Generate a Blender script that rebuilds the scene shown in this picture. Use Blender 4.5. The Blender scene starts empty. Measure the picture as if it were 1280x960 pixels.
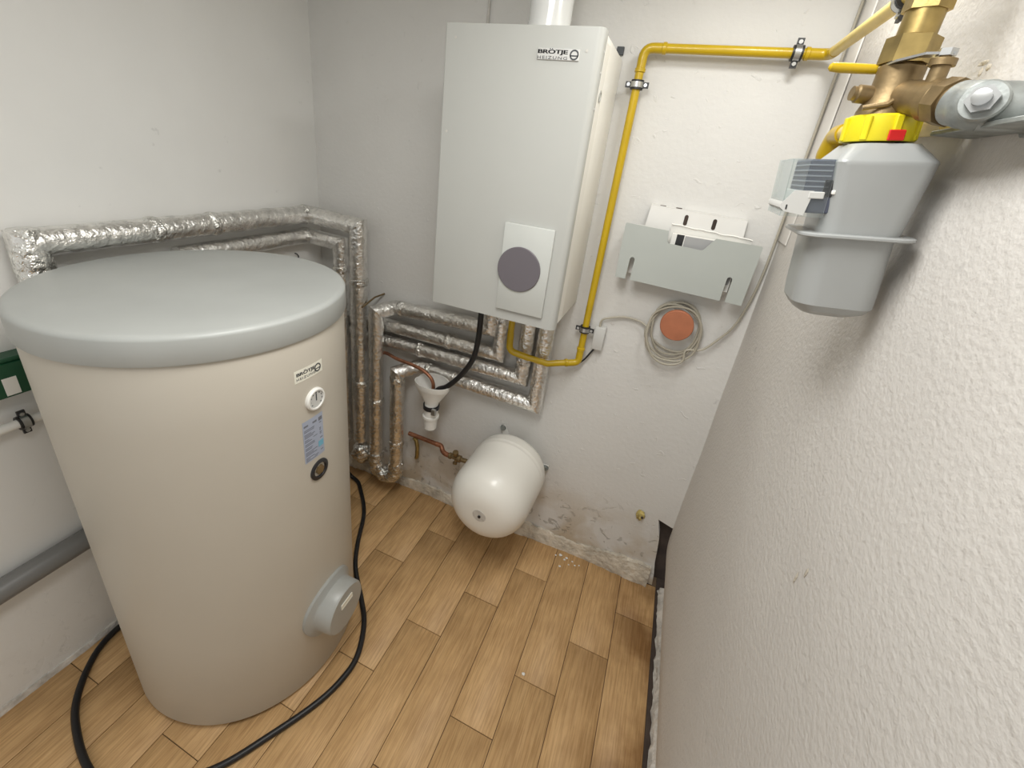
import bpy, bmesh, math, random
from mathutils import Vector, Matrix, Quaternion, noise

S = bpy.context.scene
COL = S.collection
R = random.Random(7)
PI = math.pi
V = Vector

# ------------------------------------------------------------------ camera
cd = bpy.data.cameras.new('camera')
cd.sensor_width = 36.0
cd.sensor_fit = 'HORIZONTAL'
cd.lens = 535.936 / 1280 * 36
cd.shift_x = 0.00958
cd.shift_y = -0.0455
cd.clip_start = 0.02
cam = bpy.data.objects.new('camera', cd)
COL.objects.link(cam)
_yaw, _pit, _rol = -0.3361, 0.4072, 0.1239
_fw = V((math.sin(_yaw) * math.cos(_pit), math.cos(_yaw) * math.cos(_pit), -math.sin(_pit)))
_rt = V((math.cos(_yaw), -math.sin(_yaw), 0))
_up = _rt.cross(_fw)
_r2 = math.cos(_rol) * _rt + math.sin(_rol) * _up
_u2 = -math.sin(_rol) * _rt + math.cos(_rol) * _up
M = Matrix((_r2, _u2, -_fw)).transposed().to_4x4()
M.translation = V((1.6502, -1.7282, 1.8912))
cam.matrix_world = M
S.camera = cam

# ------------------------------------------------------------------ world, lamps, exposure
w = bpy.data.worlds.new('world')
S.world = w
w.use_nodes = True
w.node_tree.nodes['Background'].inputs[0].default_value = (1.0, 1.0, 0.97, 1)
w.node_tree.nodes['Background'].inputs[1].default_value = 0.75
S.view_settings.view_transform = 'Standard'
S.view_settings.look = 'None'
S.view_settings.gamma = 1
S.view_settings.use_curve_mapping = False
S.view_settings.exposure = 0.0

MAIN_LAMP = (1.80, -0.52, 2.53)
FILL_LAMP = (1.4, -1.35, 2.54)


def lamp_light(name, loc, power, size, color, shape='DISK', size_y=None):
    ld = bpy.data.lights.new(name, 'AREA')
    ld.shape = shape
    ld.size = size
    if size_y:
        ld.size_y = size_y
    ld.energy = power
    ld.color = color
    o = bpy.data.objects.new(name, ld)
    COL.objects.link(o)
    o.location = loc
    return o


main_light = lamp_light('main_lamp_light', MAIN_LAMP, 4.7, 0.22, (1.0, 0.998, 0.972))
fill_light = lamp_light('added_fill_light', FILL_LAMP, 20, 0.4, (1.0, 0.998, 0.972), 'RECTANGLE', 0.9)  # added fill with no known source, lifts the whole room

W = 1.996      # room width
CEIL = 2.6
FRONT = -3.0     # end wall left out behind the viewer so even world light fills the niche


# ------------------------------------------------------------------ materials
def mat(name, color, rough=0.5, metal=0.0, bump=0.0, bscale=60.0, dist=0.002, var=0.0, vscale=8.0,
        spec=0.5, stretch=None, coat=0.0, detail=4.0):
    m = bpy.data.materials.new(name)
    m.use_nodes = True
    nt = m.node_tree
    b = nt.nodes['Principled BSDF']
    b.inputs['Base Color'].default_value = (*color, 1)
    b.inputs['Roughness'].default_value = rough
    b.inputs['Metallic'].default_value = metal
    b.inputs['Specular IOR Level'].default_value = spec
    b.inputs['Coat Weight'].default_value = coat
    tc = nt.nodes.new('ShaderNodeTexCoord')
    src = tc.outputs['Object']
    if stretch:
        mp = nt.nodes.new('ShaderNodeMapping')
        mp.inputs['Scale'].default_value = stretch
        nt.links.new(src, mp.inputs[0])
        src = mp.outputs[0]
    if var:
        n = nt.nodes.new('ShaderNodeTexNoise')
        n.inputs['Scale'].default_value = vscale
        n.inputs['Detail'].default_value = 6
        nt.links.new(src, n.inputs['Vector'])
        r = nt.nodes.new('ShaderNodeValToRGB')
        r.color_ramp.elements[0].position = 0.3
        r.color_ramp.elements[1].position = 0.7
        r.color_ramp.elements[0].color = (*[c * (1 - var) for c in color], 1)
        r.color_ramp.elements[1].color = (*[min(1, c * (1 + var * .6)) for c in color], 1)
        nt.links.new(n.outputs[0], r.inputs[0])
        nt.links.new(r.outputs[0], b.inputs['Base Color'])
    if bump:
        n = nt.nodes.new('ShaderNodeTexNoise')
        n.inputs['Scale'].default_value = bscale
        n.inputs['Detail'].default_value = detail
        nt.links.new(src, n.inputs['Vector'])
        bp = nt.nodes.new('ShaderNodeBump')
        bp.inputs['Strength'].default_value = bump
        bp.inputs['Distance'].default_value = dist
        nt.links.new(n.outputs[0], bp.inputs['Height'])
        nt.links.new(bp.outputs[0], b.inputs['Normal'])
    return m


def wall_mat(name, base, bump, bscale, dist, flecks=0.0, dirt=0.0):
    """painted plaster: relief, scattered pits, and (optional) damp stains along the foot of the wall"""
    m = mat(name, base, 0.85, spec=0.2)
    nt = m.node_tree
    L = nt.links.new
    b = nt.nodes['Principled BSDF']
    tc = nt.nodes['Texture Coordinate']
    def noi(s, d=5, dis=0.0):
        n = nt.nodes.new('ShaderNodeTexNoise')
        n.inputs['Scale'].default_value = s
        n.inputs['Detail'].default_value = d
        n.inputs['Distortion'].default_value = dis
        L(tc.outputs['Object'], n.inputs['Vector'])
        return n.outputs[0]
    def ramp(v, p0, p1, c0=(0, 0, 0), c1=(1, 1, 1)):
        r = nt.nodes.new('ShaderNodeValToRGB')
        r.color_ramp.elements[0].position = p0
        r.color_ramp.elements[1].position = p1
        r.color_ramp.elements[0].color = (*c0, 1)
        r.color_ramp.elements[1].color = (*c1, 1)
        L(v, r.inputs[0])
        return r.outputs[0]
    def math_(op, a, c):
        n = nt.nodes.new('ShaderNodeMath')
        n.operation = op
        for i, x in enumerate((a, c)):
            if isinstance(x, float):
                n.inputs[i].default_value = x
            else:
                L(x, n.inputs[i])
        return n.outputs[0]
    def mix(f, a, c):
        n = nt.nodes.new('ShaderNodeMix')
        n.data_type = 'RGBA'
        L(f, n.inputs['Factor'])
        for s, x in (('A', a), ('B', c)):
            sock = [k for k in n.inputs if k.name == s and k.type == 'RGBA'][0]
            if isinstance(x, tuple):
                sock.default_value = (*x, 1)
            else:
                L(x, sock)
        return [k for k in n.outputs if k.type == 'RGBA'][0]
    col = ramp(noi(3.0), 0.3, 0.7, tuple(c * .95 for c in base), base)
    col = mix(ramp(noi(19.0, 3), 0.70, 0.76), col, tuple(c * .82 for c in base))
    h = noi(bscale, 4)
    fl = None
    if flecks:
        fl = ramp(noi(26.0, 6, 1.0), 0.66, 0.72)
    if dirt:
        sep = nt.nodes.new('ShaderNodeSeparateXYZ')
        L(tc.outputs['Object'], sep.inputs[0])
        z = sep.outputs['Z']
        low = ramp(math_('MULTIPLY', z, 1.0), 0.08, 0.46, (1, 1, 1), (0, 0, 0))
        st = math_('MULTIPLY', ramp(noi(5.5, 8, .6), 0.42, 0.62), low)
        col = mix(math_('MULTIPLY', st, float(dirt)), col, (.46, .37, .25))
        st2 = math_('MULTIPLY', ramp(noi(18.0, 9, 1.5), 0.60, 0.64), low)
        col = mix(math_('MULTIPLY', st2, .65 * float(dirt)), col, (.22, .20, .17))
        h = math_('SUBTRACT', h, math_('MULTIPLY', st2, 2.5))
    if fl is not None:
        h = math_('ADD', h, math_('MULTIPLY', fl, float(flecks)))
    bp = nt.nodes.new('ShaderNodeBump')
    bp.inputs['Strength'].default_value = bump
    bp.inputs['Distance'].default_value = dist
    L(h, bp.inputs['Height'])
    L(col, b.inputs['Base Color'])
    L(bp.outputs[0], b.inputs['Normal'])
    return m


def tile_mat():
    m = mat('wood_look_tile', (.42, .27, .15), 0.5, spec=0.3)
    nt = m.node_tree
    L = nt.links.new
    b = nt.nodes['Principled BSDF']
    tc = nt.nodes['Texture Coordinate']
    oi = nt.nodes.new('ShaderNodeObjectInfo')
    add = nt.nodes.new('ShaderNodeVectorMath')
    add.operation = 'ADD'
    mul = nt.nodes.new('ShaderNodeVectorMath')
    mul.operation = 'SCALE'
    mul.inputs['Scale'].default_value = 37.0
    cmb = nt.nodes.new('ShaderNodeCombineXYZ')
    for i in range(3):
        L(oi.outputs['Random'], cmb.inputs[i])
    L(cmb.outputs[0], mul.inputs[0])
    L(tc.outputs['Object'], add.inputs[0])
    L(mul.outputs[0], add.inputs[1])
    mp = nt.nodes.new('ShaderNodeMapping')
    mp.inputs['Scale'].default_value = (16, 1.1, 1)
    L(add.outputs[0], mp.inputs[0])
    n = nt.nodes.new('ShaderNodeTexNoise')
    n.inputs['Scale'].default_value = 4
    n.inputs['Detail'].default_value = 8
    n.inputs['Roughness'].default_value = .62
    n.inputs['Distortion'].default_value = .5
    L(mp.outputs[0], n.inputs['Vector'])
    r = nt.nodes.new('ShaderNodeValToRGB')
    e = r.color_ramp.elements
    e[0].position, e[1].position = .25, .75
    e[0].color = (.50, .305, .14, 1)
    e[1].color = (.63, .415, .21, 1)
    k = e.new(.5)
    k.color = (.57, .365, .175, 1)
    L(n.outputs[0], r.inputs[0])
    n2 = nt.nodes.new('ShaderNodeTexNoise')
    n2.inputs['Scale'].default_value = 9
    n2.inputs['Detail'].default_value = 5
    L(add.outputs[0], n2.inputs['Vector'])
    r2 = nt.nodes.new('ShaderNodeValToRGB')
    r2.color_ramp.elements[0].position = .3
    r2.color_ramp.elements[1].position = .62
    r2.color_ramp.elements[0].color = (.84, .82, .80, 1)
    r2.color_ramp.elements[1].color = (1, 1, 1, 1)
    L(n2.outputs[0], r2.inputs[0])
    hsv = nt.nodes.new('ShaderNodeHueSaturation')
    mr = nt.nodes.new('ShaderNodeMapRange')
    mr.inputs['To Min'].default_value = 1.07
    mr.inputs['To Max'].default_value = 1.14
    L(oi.outputs['Random'], mr.inputs['Value'])
    L(mr.outputs[0], hsv.inputs['Value'])
    mx = nt.nodes.new('ShaderNodeMix')
    mx.data_type = 'RGBA'
    mx.blend_type = 'MULTIPLY'
    mx.inputs['Factor'].default_value = 1
    A = [s for s in mx.inputs if s.type == 'RGBA']
    L(r.outputs[0], A[0])
    L(r2.outputs[0], A[1])
    L([s for s in mx.outputs if s.type == 'RGBA'][0], hsv.inputs['Color'])
    # fine pores and the brown damp stain by the right edge
    mp2 = nt.nodes.new('ShaderNodeMapping')
    mp2.inputs['Scale'].default_value = (70, 3.2, 1)
    L(add.outputs[0], mp2.inputs[0])
    n3 = nt.nodes.new('ShaderNodeTexNoise')
    n3.inputs['Scale'].default_value = 3
    n3.inputs['Detail'].default_value = 5
    L(mp2.outputs[0], n3.inputs['Vector'])
    r3 = nt.nodes.new('ShaderNodeValToRGB')
    r3.color_ramp.elements[0].position = .36
    r3.color_ramp.elements[1].position = .58
    r3.color_ramp.elements[0].color = (.78, .75, .70, 1)
    r3.color_ramp.elements[1].color = (1, 1, 1, 1)
    L(n3.outputs[0], r3.inputs[0])
    geo = nt.nodes.new('ShaderNodeNewGeometry')
    sx = nt.nodes.new('ShaderNodeSeparateXYZ')
    L(geo.outputs['Position'], sx.inputs[0])
    mrx = nt.nodes.new('ShaderNodeMapRange')
    mrx.inputs['From Min'].default_value = 1.72
    mrx.inputs['From Max'].default_value = 1.98
    L(sx.outputs['X'], mrx.inputs['Value'])
    n4 = nt.nodes.new('ShaderNodeTexNoise')
    n4.inputs['Scale'].default_value = 4.5
    n4.inputs['Detail'].default_value = 7
    L(geo.outputs['Position'], n4.inputs['Vector'])
    mr4 = nt.nodes.new('ShaderNodeMapRange')
    mr4.inputs['From Min'].default_value = .42
    mr4.inputs['From Max'].default_value = .62
    L(n4.outputs[0], mr4.inputs['Value'])
    mm = nt.nodes.new('ShaderNodeMath')
    mm.operation = 'MULTIPLY'
    L(mrx.outputs[0], mm.inputs[0])
    L(mr4.outputs[0], mm.inputs[1])
    def mul_(a, c, f=None, cc=None):
        q = nt.nodes.new('ShaderNodeMix')
        q.data_type = 'RGBA'
        q.blend_type = 'MULTIPLY'
        ins = [k for k in q.inputs if k.type == 'RGBA']
        L(a, ins[0])
        if c is not None:
            L(c, ins[1])
        else:
            ins[1].default_value = cc
        if f is not None:
            L(f, q.inputs['Factor'])
        else:
            q.inputs['Factor'].default_value = 1
        return [k for k in q.outputs if k.type == 'RGBA'][0]
    c1 = mul_(hsv.outputs[0], r3.outputs[0])
    c2 = mul_(c1, None, mm.outputs[0], (.50, .42, .34, 1))
    L(c2, b.inputs['Base Color'])
    bp = nt.nodes.new('ShaderNodeBump')
    bp.inputs['Strength'].default_value = .25
    bp.inputs['Distance'].default_value = .001
    L(n.outputs[0], bp.inputs['Height'])
    L(bp.outputs[0], b.inputs['Normal'])
    return m


def clear_mat():
    m = bpy.data.materials.new('clear_plastic')
    m.use_nodes = True
    nt = m.node_tree
    b = nt.nodes['Principled BSDF']
    tr = nt.nodes.new('ShaderNodeBsdfTransparent')
    tr.inputs[0].default_value = (.93, .95, .95, 1)
    b.inputs['Base Color'].default_value = (.75, .78, .78, 1)
    b.inputs['Roughness'].default_value = .06
    lw = nt.nodes.new('ShaderNodeLayerWeight')
    lw.inputs[0].default_value = .25
    mr = nt.nodes.new('ShaderNodeMapRange')
    mr.inputs['To Min'].default_value = .05
    mr.inputs['To Max'].default_value = .5
    nt.links.new(lw.outputs['Fresnel'], mr.inputs['Value'])
    mx = nt.nodes.new('ShaderNodeMixShader')
    nt.links.new(mr.outputs[0], mx.inputs[0])
    nt.links.new(tr.outputs[0], mx.inputs[1])
    nt.links.new(b.outputs[0], mx.inputs[2])
    nt.links.new(mx.outputs[0], nt.nodes['Material Output'].inputs[0])
    return m


def glow_mat():
    m = bpy.data.materials.new('lamp_diffuser')
    m.use_nodes = True
    b = m.node_tree.nodes['Principled BSDF']
    b.inputs['Base Color'].default_value = (.9, .9, .88, 1)
    b.inputs['Emission Color'].default_value = (1, .96, .9, 1)
    b.inputs['Emission Strength'].default_value = 3
    return m


MT = dict(
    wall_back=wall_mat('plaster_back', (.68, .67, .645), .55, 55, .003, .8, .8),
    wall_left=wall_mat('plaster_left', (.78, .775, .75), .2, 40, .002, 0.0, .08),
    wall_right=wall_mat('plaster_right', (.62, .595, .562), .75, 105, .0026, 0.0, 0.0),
    ceiling=mat('ceiling_paint', (.78, .77, .74), .9),
    grout=mat('grout', (.15, .10, .06), .9),
    tile=tile_mat(),
    mortar=mat('crumbly_mortar', (.66, .60, .50), .95, bump=1, bscale=45, dist=.012, var=.35, vscale=14),
    mortar_l=mat('chalky_mortar', (.68, .65, .60), .95, bump=1, bscale=60, dist=.008, var=.3, vscale=20),
    dark=mat('gap_shade', (.07, .05, .04), .95, var=.4, vscale=12),  # shade inside gaps and holes put into a dark colour
    tank=mat('tank_jacket', (.52, .48, .41), .42, var=.03, vscale=3, spec=.4, bump=.05, bscale=4, dist=.003),
    lid=mat('grey_lid_plastic', (.42, .435, .42), .4, var=.05, vscale=5, spec=.5),
    grey_metal=mat('grey_painted_metal', (.37, .385, .38), .38, spec=.5),
    flange=mat('flange_plastic', (.37, .375, .355), .36, var=.05),
    boiler_lit=mat('boiler_enamel_lit', (.84, .825, .77), .4),  # same coating as the front, lightened for the light on the side
    boiler=mat('boiler_enamel_shaded', (.46, .465, .44), .38, var=.015, vscale=4, spec=.4),  # same coating as the casing, darkened for the dimmer light in front
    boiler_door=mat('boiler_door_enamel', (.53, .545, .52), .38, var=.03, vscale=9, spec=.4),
    disc=mat('smoked_disc', (.135, .12, .135), .3),
    black=mat('black_rubber', (.012, .012, .013), .42),
    black_plastic=mat('black_plastic', (.02, .02, .022), .4),
    ink=mat('dark_print', (.045, .05, .055), .5),
    ink_soft=mat('grey_print', (.16, .17, .20), .6),
    badge=mat('silver_badge', (.60, .60, .58), .35, metal=.3),
    sticker=mat('cream_sticker', (.80, .78, .68), .5),
    label=mat('rating_label', (.36, .40, .50), .35),
    cyan=mat('cyan_print', (.16, .42, .56), .4),
    white=mat('white_plastic', (.80, .79, .75), .4),
    white_metal=mat('white_lacquer', (.80, .79, .76), .3, var=.04, vscale=6),
    vessel=mat('vessel_enamel', (.80, .78, .72), .36, bump=.10, bscale=14, dist=.002, coat=.2),
    cap=mat('grey_cap', (.56, .54, .50), .5, var=.15, vscale=60),
    flue=mat('white_flue_enamel', (.76, .77, .76), .16, coat=.5),
    foil=mat('foil_wrap', (.86, .85, .825), .27, metal=1.0, bump=1.0, bscale=60, dist=.007, var=.22, vscale=26, detail=6),
    foil_crumple=mat('crumpled_foil', (.88, .86, .82), .22, metal=1.0, bump=1.0, bscale=55, dist=.016, var=.3, vscale=30, detail=3),
    copper=mat('copper', (.42, .19, .11), .42, metal=.8, var=.4, vscale=25),
    brass=mat('aged_brass', (.42, .31, .12), .36, metal=.9, var=.3, vscale=30, bump=.15, bscale=120, dist=.001),
    bronze=mat('cast_bronze', (.27, .195, .10), .45, metal=.75, var=.3, vscale=30, bump=.3, bscale=160, dist=.001),
    galv=mat('galvanised_steel', (.34, .36, .35), .45, metal=.55, var=.3, vscale=40, bump=.3, bscale=90, dist=.002),
    zinc=mat('zinc_plated', (.50, .51, .51), .28, metal=.95),
    yellow=mat('yellow_gas_paint', (.50, .335, .004), .32, var=.08, vscale=12, coat=.15),
    yellow_pale=mat('faded_yellow_paint', (.72, .55, .17), .4, var=.12, vscale=20),
    ring_yellow=mat('yellow_nut_plastic', (.72, .61, .012), .38),
    red=mat('red_seal', (.62, .02, .02), .4),
    meter=mat('meter_grey_paint', (.35, .36, .355), .30, var=.03, vscale=10, coat=.15),
    register=mat('register_blue_grey', (.075, .085, .125), .35),
    register_lt=mat('register_strip', (.30, .32, .37), .35),
    clear=clear_mat(),
    box_grey=mat('light_grey_plastic', (.56, .56, .54), .45),
    cable_grey=mat('grey_cable', (.40, .37, .30), .5),
    holder=mat('holder_grey', (.42, .445, .42), .36, var=.03, vscale=6),
    paper=mat('paper', (.78, .77, .73), .7),
    paper_grey=mat('grey_print_page', (.36, .36, .36), .7),
    terracotta=mat('orange_brown_plastic', (.42, .15, .075), .5, var=.12, vscale=16),
    green=mat('dark_green_plastic', (.012, .075, .035), .35),
    grey_pipe=mat('grey_drain_pipe', (.19, .19, .185), .4),
    foam=mat('yellow_foam', (.50, .40, .14), .9, bump=1, bscale=60, dist=.01, var=.4, vscale=40),
    cast=mat('light_paint_duct', (.76, .735, .70), .7),
    glow=glow_mat(),
)


# ------------------------------------------------------------------ mesh helpers
def finish(bm, ang=35):
    bmesh.ops.recalc_face_normals(bm, faces=bm.faces)
    me = bpy.data.meshes.new('m')
    bm.to_mesh(me)
    bm.free()
    for p in me.polygons:
        p.use_smooth = True
    me.set_sharp_from_angle(angle=math.radians(ang))
    return me


def obj(name, bm, material, parent=None, ang=35):
    me = finish(bm, ang) if isinstance(bm, bmesh.types.BMesh) else bm
    me.name = name
    o = bpy.data.objects.new(name, me)
    COL.objects.link(o)
    me.materials.clear()
    for m in (material if isinstance(material, (list, tuple)) else [material]):
        me.materials.append(m)
    if parent is not None:
        o.parent = parent
        if parent.type == 'EMPTY':          # roots are pure translations; meshes are built in room coordinates
            o.matrix_parent_inverse = Matrix.Translation(-parent.location)
    return o


def tag(o, label, cat, group=None):
    o['label'] = label
    o['category'] = cat
    if group:
        o['group'] = group
    return o


def thing(name, loc, label, cat, group=None):
    o = bpy.data.objects.new(name, None)
    o.empty_display_size = .05
    COL.objects.link(o)
    o.location = loc
    return tag(o, label, cat, group)


def struct(name, bm, m, label, parent=None, ang=35):
    o = obj(name, bm, m, parent, ang)
    if parent is None:
        o['kind'] = 'structure'
        o['label'] = label
    return o


def NB():
    return bmesh.new()


def frame(d):
    d = V(d).normalized()
    a = V((0, 0, 1)) if abs(d.z) < .9 else V((1, 0, 0))
    u = d.cross(a).normalized()
    return u, d.cross(u).normalized()


def add_box(bm, lo, hi, bev=0.0, seg=2, mtx=None):
    r = bmesh.ops.create_cube(bm, size=1)
    vs = r['verts']
    lo, hi = V(lo), V(hi)
    for v in vs:
        v.co = V([(lo[i] + hi[i]) / 2 + v.co[i] * (hi[i] - lo[i]) for i in range(3)])
    if bev:
        es = list({e for v in vs for e in v.link_edges})
        rb = bmesh.ops.bevel(bm, geom=es, offset=bev, segments=seg, affect='EDGES', profile=.5)
        vs = list({v for v in vs if v.is_valid} | set(rb['verts']))
    if mtx is not None:
        bmesh.ops.transform(bm, matrix=mtx, verts=[v for v in vs if v.is_valid])
    return bm


def add_prism(bm, pts, depth):
    """closed polygon (list of 3D points) pushed along vector depth"""
    d = V(depth)
    a = [bm.verts.new(V(p)) for p in pts]
    b = [bm.verts.new(V(p) + d) for p in pts]
    n = len(pts)
    bm.faces.new(a)
    bm.faces.new(b[::-1])
    for i in range(n):
        bm.faces.new((a[i], b[i], b[(i + 1) % n], a[(i + 1) % n]))
    return bm


def add_lathe(bm, prof, org, axis, seg=32, closed=False):
    """prof: list of (along, radius)"""
    ax = V(axis).normalized()
    u, v = frame(ax)
    o = V(org)
    rings = []
    for t, r in prof:
        if r < 1e-6:
            rings.append([bm.verts.new(o + ax * t)])
        else:
            rings.append([bm.verts.new(o + ax * t + (u * math.cos(2 * PI * k / seg) + v * math.sin(2 * PI * k / seg)) * r) for k in range(seg)])
    for a, b in zip(rings, rings[1:]):
        for k in range(seg):
            k2 = (k + 1) % seg
            if len(a) == 1 and len(b) == 1:
                continue
            if len(a) == 1:
                bm.faces.new((a[0], b[k], b[k2]))
            elif len(b) == 1:
                bm.faces.new((a[k], b[0], a[k2]))
            else:
                bm.faces.new((a[k], b[k], b[k2], a[k2]))
    if closed:
        for q in (rings[0], rings[-1]):
            if len(q) > 2:
                bm.faces.new(q)
    return bm


def smooth_path(pts, n=8):
    """Catmull-Rom through the points"""
    P = [V(p) for p in pts]
    P = [P[0] * 2 - P[1]] + P + [P[-1] * 2 - P[-2]]
    out = []
    for i in range(1, len(P) - 2):
        a, b, c, d = P[i - 1:i + 3]
        for k in range(n):
            t = k / n
            out.append(.5 * ((2 * b) + (c - a) * t + (2 * a - 5 * b + 4 * c - d) * t * t + (3 * b - a - 3 * c + d) * t ** 3))
    out.append(P[-2])
    return out


def fillet(pts, rad, n=6):
    P = [V(p) for p in pts]
    out = [P[0]]
    for i in range(1, len(P) - 1):
        d1 = (P[i - 1] - P[i]).normalized()
        d2 = (P[i + 1] - P[i]).normalized()
        ang = d1.angle(d2)
        t = min(rad / math.tan(ang / 2), (P[i - 1] - P[i]).length * .49, (P[i + 1] - P[i]).length * .49)
        a, b = P[i] + d1 * t, P[i] + d2 * t
        for k in range(n + 1):
            s = k / n
            out.append((1 - s) ** 2 * a + 2 * s * (1 - s) * P[i] + s * s * b)
    out.append(P[-1])
    return out


def add_tube(bm, path, r, seg=12, caps=True, jit=0.0):
    P = [V(p) for p in path]
    n = len(P)
    T = [(P[min(i + 1, n - 1)] - P[max(i - 1, 0)]).normalized() for i in range(n)]
    u, _ = frame(T[0])
    rings = []
    for i in range(n):
        if i:
            u = (u - T[i] * u.dot(T[i])).normalized()
        v = T[i].cross(u)
        rr = r[i] if isinstance(r, (list, tuple)) else r
        ring = []
        for k in range(seg):
            a = 2 * PI * k / seg
            q = P[i] + (u * math.cos(a) + v * math.sin(a)) * rr
            if jit:
                q += (q - P[i]).normalized() * noise.noise(q * 38) * jit
            ring.append(bm.verts.new(q))
        rings.append(ring)
    for a, b in zip(rings, rings[1:]):
        for k in range(seg):
            bm.faces.new((a[k], a[(k + 1) % seg], b[(k + 1) % seg], b[k]))
    if caps:
        bm.faces.new(rings[0][::-1])
        bm.faces.new(rings[-1])
    return bm


def mitre_legs(pts, r, seg=24, jit=.0022, step=.022):
    """one bmesh per straight leg of a foil-wrapped pipe, ends cut on the mitre planes"""
    P = [V(p) for p in pts]
    D = [(P[i + 1] - P[i]).normalized() for i in range(len(P) - 1)]
    out = []
    for i, d in enumerate(D):
        u, v = frame(d)
        n0 = (D[i - 1] + d) if i else d
        n1 = (d + D[i + 1]) if i + 1 < len(D) else d
        m = max(3, int((P[i + 1] - P[i]).length / step))
        bm = NB()
        rings = []
        for j in range(m + 1):
            ring = []
            for k in range(seg):
                a = 2 * PI * k / seg
                o = (u * math.cos(a) + v * math.sin(a)) * r
                s = P[i] + o
                e = P[i + 1] + o
                s = s + d * ((P[i] - s).dot(n0) / d.dot(n0))
                e = e + d * ((P[i + 1] - e).dot(n1) / d.dot(n1))
                q = s.lerp(e, j / m)
                edge = 1.0 if 0 < j < m else .25
                nn = V((q.x * 30, q.y * 30, q.z * 30))
                q += o.normalized() * (noise.noise(nn) * jit + noise.noise(nn * 2.3) * jit * .6) * edge
                ring.append(bm.verts.new(q))
            rings.append(ring)
        for a, b in zip(rings, rings[1:]):
            for k in range(seg):
                bm.faces.new((a[k], a[(k + 1) % seg], b[(k + 1) % seg], b[k]))
        bm.faces.new(rings[0])
        bm.faces.new(rings[-1])
        out.append(bm)
    return out


def add_crumple(bm, c, rx, ry, rz, amp=.25, sub=4, fr=14, seed=0):
    r = bmesh.ops.create_icosphere(bm, subdivisions=sub, radius=1)
    for v in r['verts']:
        q = v.co.copy()
        n = noise.noise(q * fr * .12 + V((seed, 0, 0))) + .6 * noise.noise(q * fr * .3 + V((0, seed, 0)))
        q *= 1 + amp * n
        v.co = V(c) + V((q.x * rx, q.y * ry, q.z * rz))
    return bm


def add_hex(bm, org, axis, r, h, n=6, rot=0.0):
    ax = V(axis).normalized()
    u, v = frame(ax)
    o = V(org)
    a, b = [], []
    for lst, t in ((a, 0), (b, h)):
        for k in range(n):
            q = 2 * PI * k / n + rot
            lst.append(bm.verts.new(o + ax * t + (u * math.cos(q) + v * math.sin(q)) * r))
    bm.faces.new(a)
    bm.faces.new(b)
    for k in range(n):
        bm.faces.new((a[k], b[k], b[(k + 1) % n], a[(k + 1) % n]))
    return bm


def text_bm(body, size, extrude=.0004, offset=0.0, space=1.0):
    cu = bpy.data.curves.new('t', 'FONT')
    cu.body = body
    cu.size = size
    cu.extrude = extrude
    cu.offset = offset
    cu.space_character = space
    cu.resolution_u = 4
    o = bpy.data.objects.new('t', cu)
    COL.objects.link(o)
    dg = bpy.context.evaluated_depsgraph_get()
    me = bpy.data.meshes.new_from_object(o.evaluated_get(dg))
    bpy.data.objects.remove(o)
    bpy.data.curves.remove(cu)
    bm = NB()
    bm.from_mesh(me)
    bpy.data.meshes.remove(me)
    xs = [v.co.x for v in bm.verts]
    ys = [v.co.y for v in bm.verts]
    for v in bm.verts:
        v.co.x -= min(xs)
        v.co.y -= min(ys)
    return bm, max(xs) - min(xs), max(ys) - min(ys)


def fit_text(body, x, y, wdt, hgt, offset=0.0, space=1.0):
    bm, a, b = text_bm(body, .02, .0003, offset, space)
    for v in bm.verts:
        v.co.x = x + v.co.x / a * wdt
        v.co.y = y + v.co.y / b * hgt
    return bm


def ring2d(x, y, r0, r1, n=36, z=.0004):
    bm = NB()
    a = [[bm.verts.new((x + r * math.cos(2 * PI * k / n), y + r * math.sin(2 * PI * k / n), h)) for k in range(n)]
         for r, h in ((r0, 0), (r0, z), (r1, z), (r1, 0))]
    for p, q in zip(a, a[1:]):
        for k in range(n):
            bm.faces.new((p[k], p[(k + 1) % n], q[(k + 1) % n], q[k]))
    return bm


def box2d(x0, y0, x1, y1, z=.0004):
    return add_box(NB(), (x0, y0, 0), (x1, y1, z))


def merge(bms):
    out = NB()
    for b in bms:
        me = bpy.data.meshes.new('t')
        b.to_mesh(me)
        b.free()
        out.from_mesh(me)
        bpy.data.meshes.remove(me)
    return out


def mapped(bm, fn):
    for v in bm.verts:
        v.co = fn(v.co)
    return bm


def logo_bms(wd, ht):
    """maker's badge drawn in a flat (x right, y up) frame wd x ht: heavy name, spaced second line, ring"""
    tx = wd * .735
    a = merge([fit_text('BROTJE', k * wd * .004, ht * .42, tx - wd * .008, ht * .46, offset=.0003, space=.96) for k in (0, 1, 2)]
              + [box2d(tx * q - wd * .012, ht * .92, tx * q + wd * .012, ht * 1.0) for q in (.405, .475)])
    c = fit_text('HEIZUNG', 0, ht * .04, tx, ht * .27, space=1.25)
    r = ht * .47
    cx = wd - r
    g = ring2d(cx, ht * .5, r * .70, r)
    bar = box2d(cx - r * .92, ht * .36, cx + r * .92, ht * .47)
    return merge([a, c, g, bar])


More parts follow.
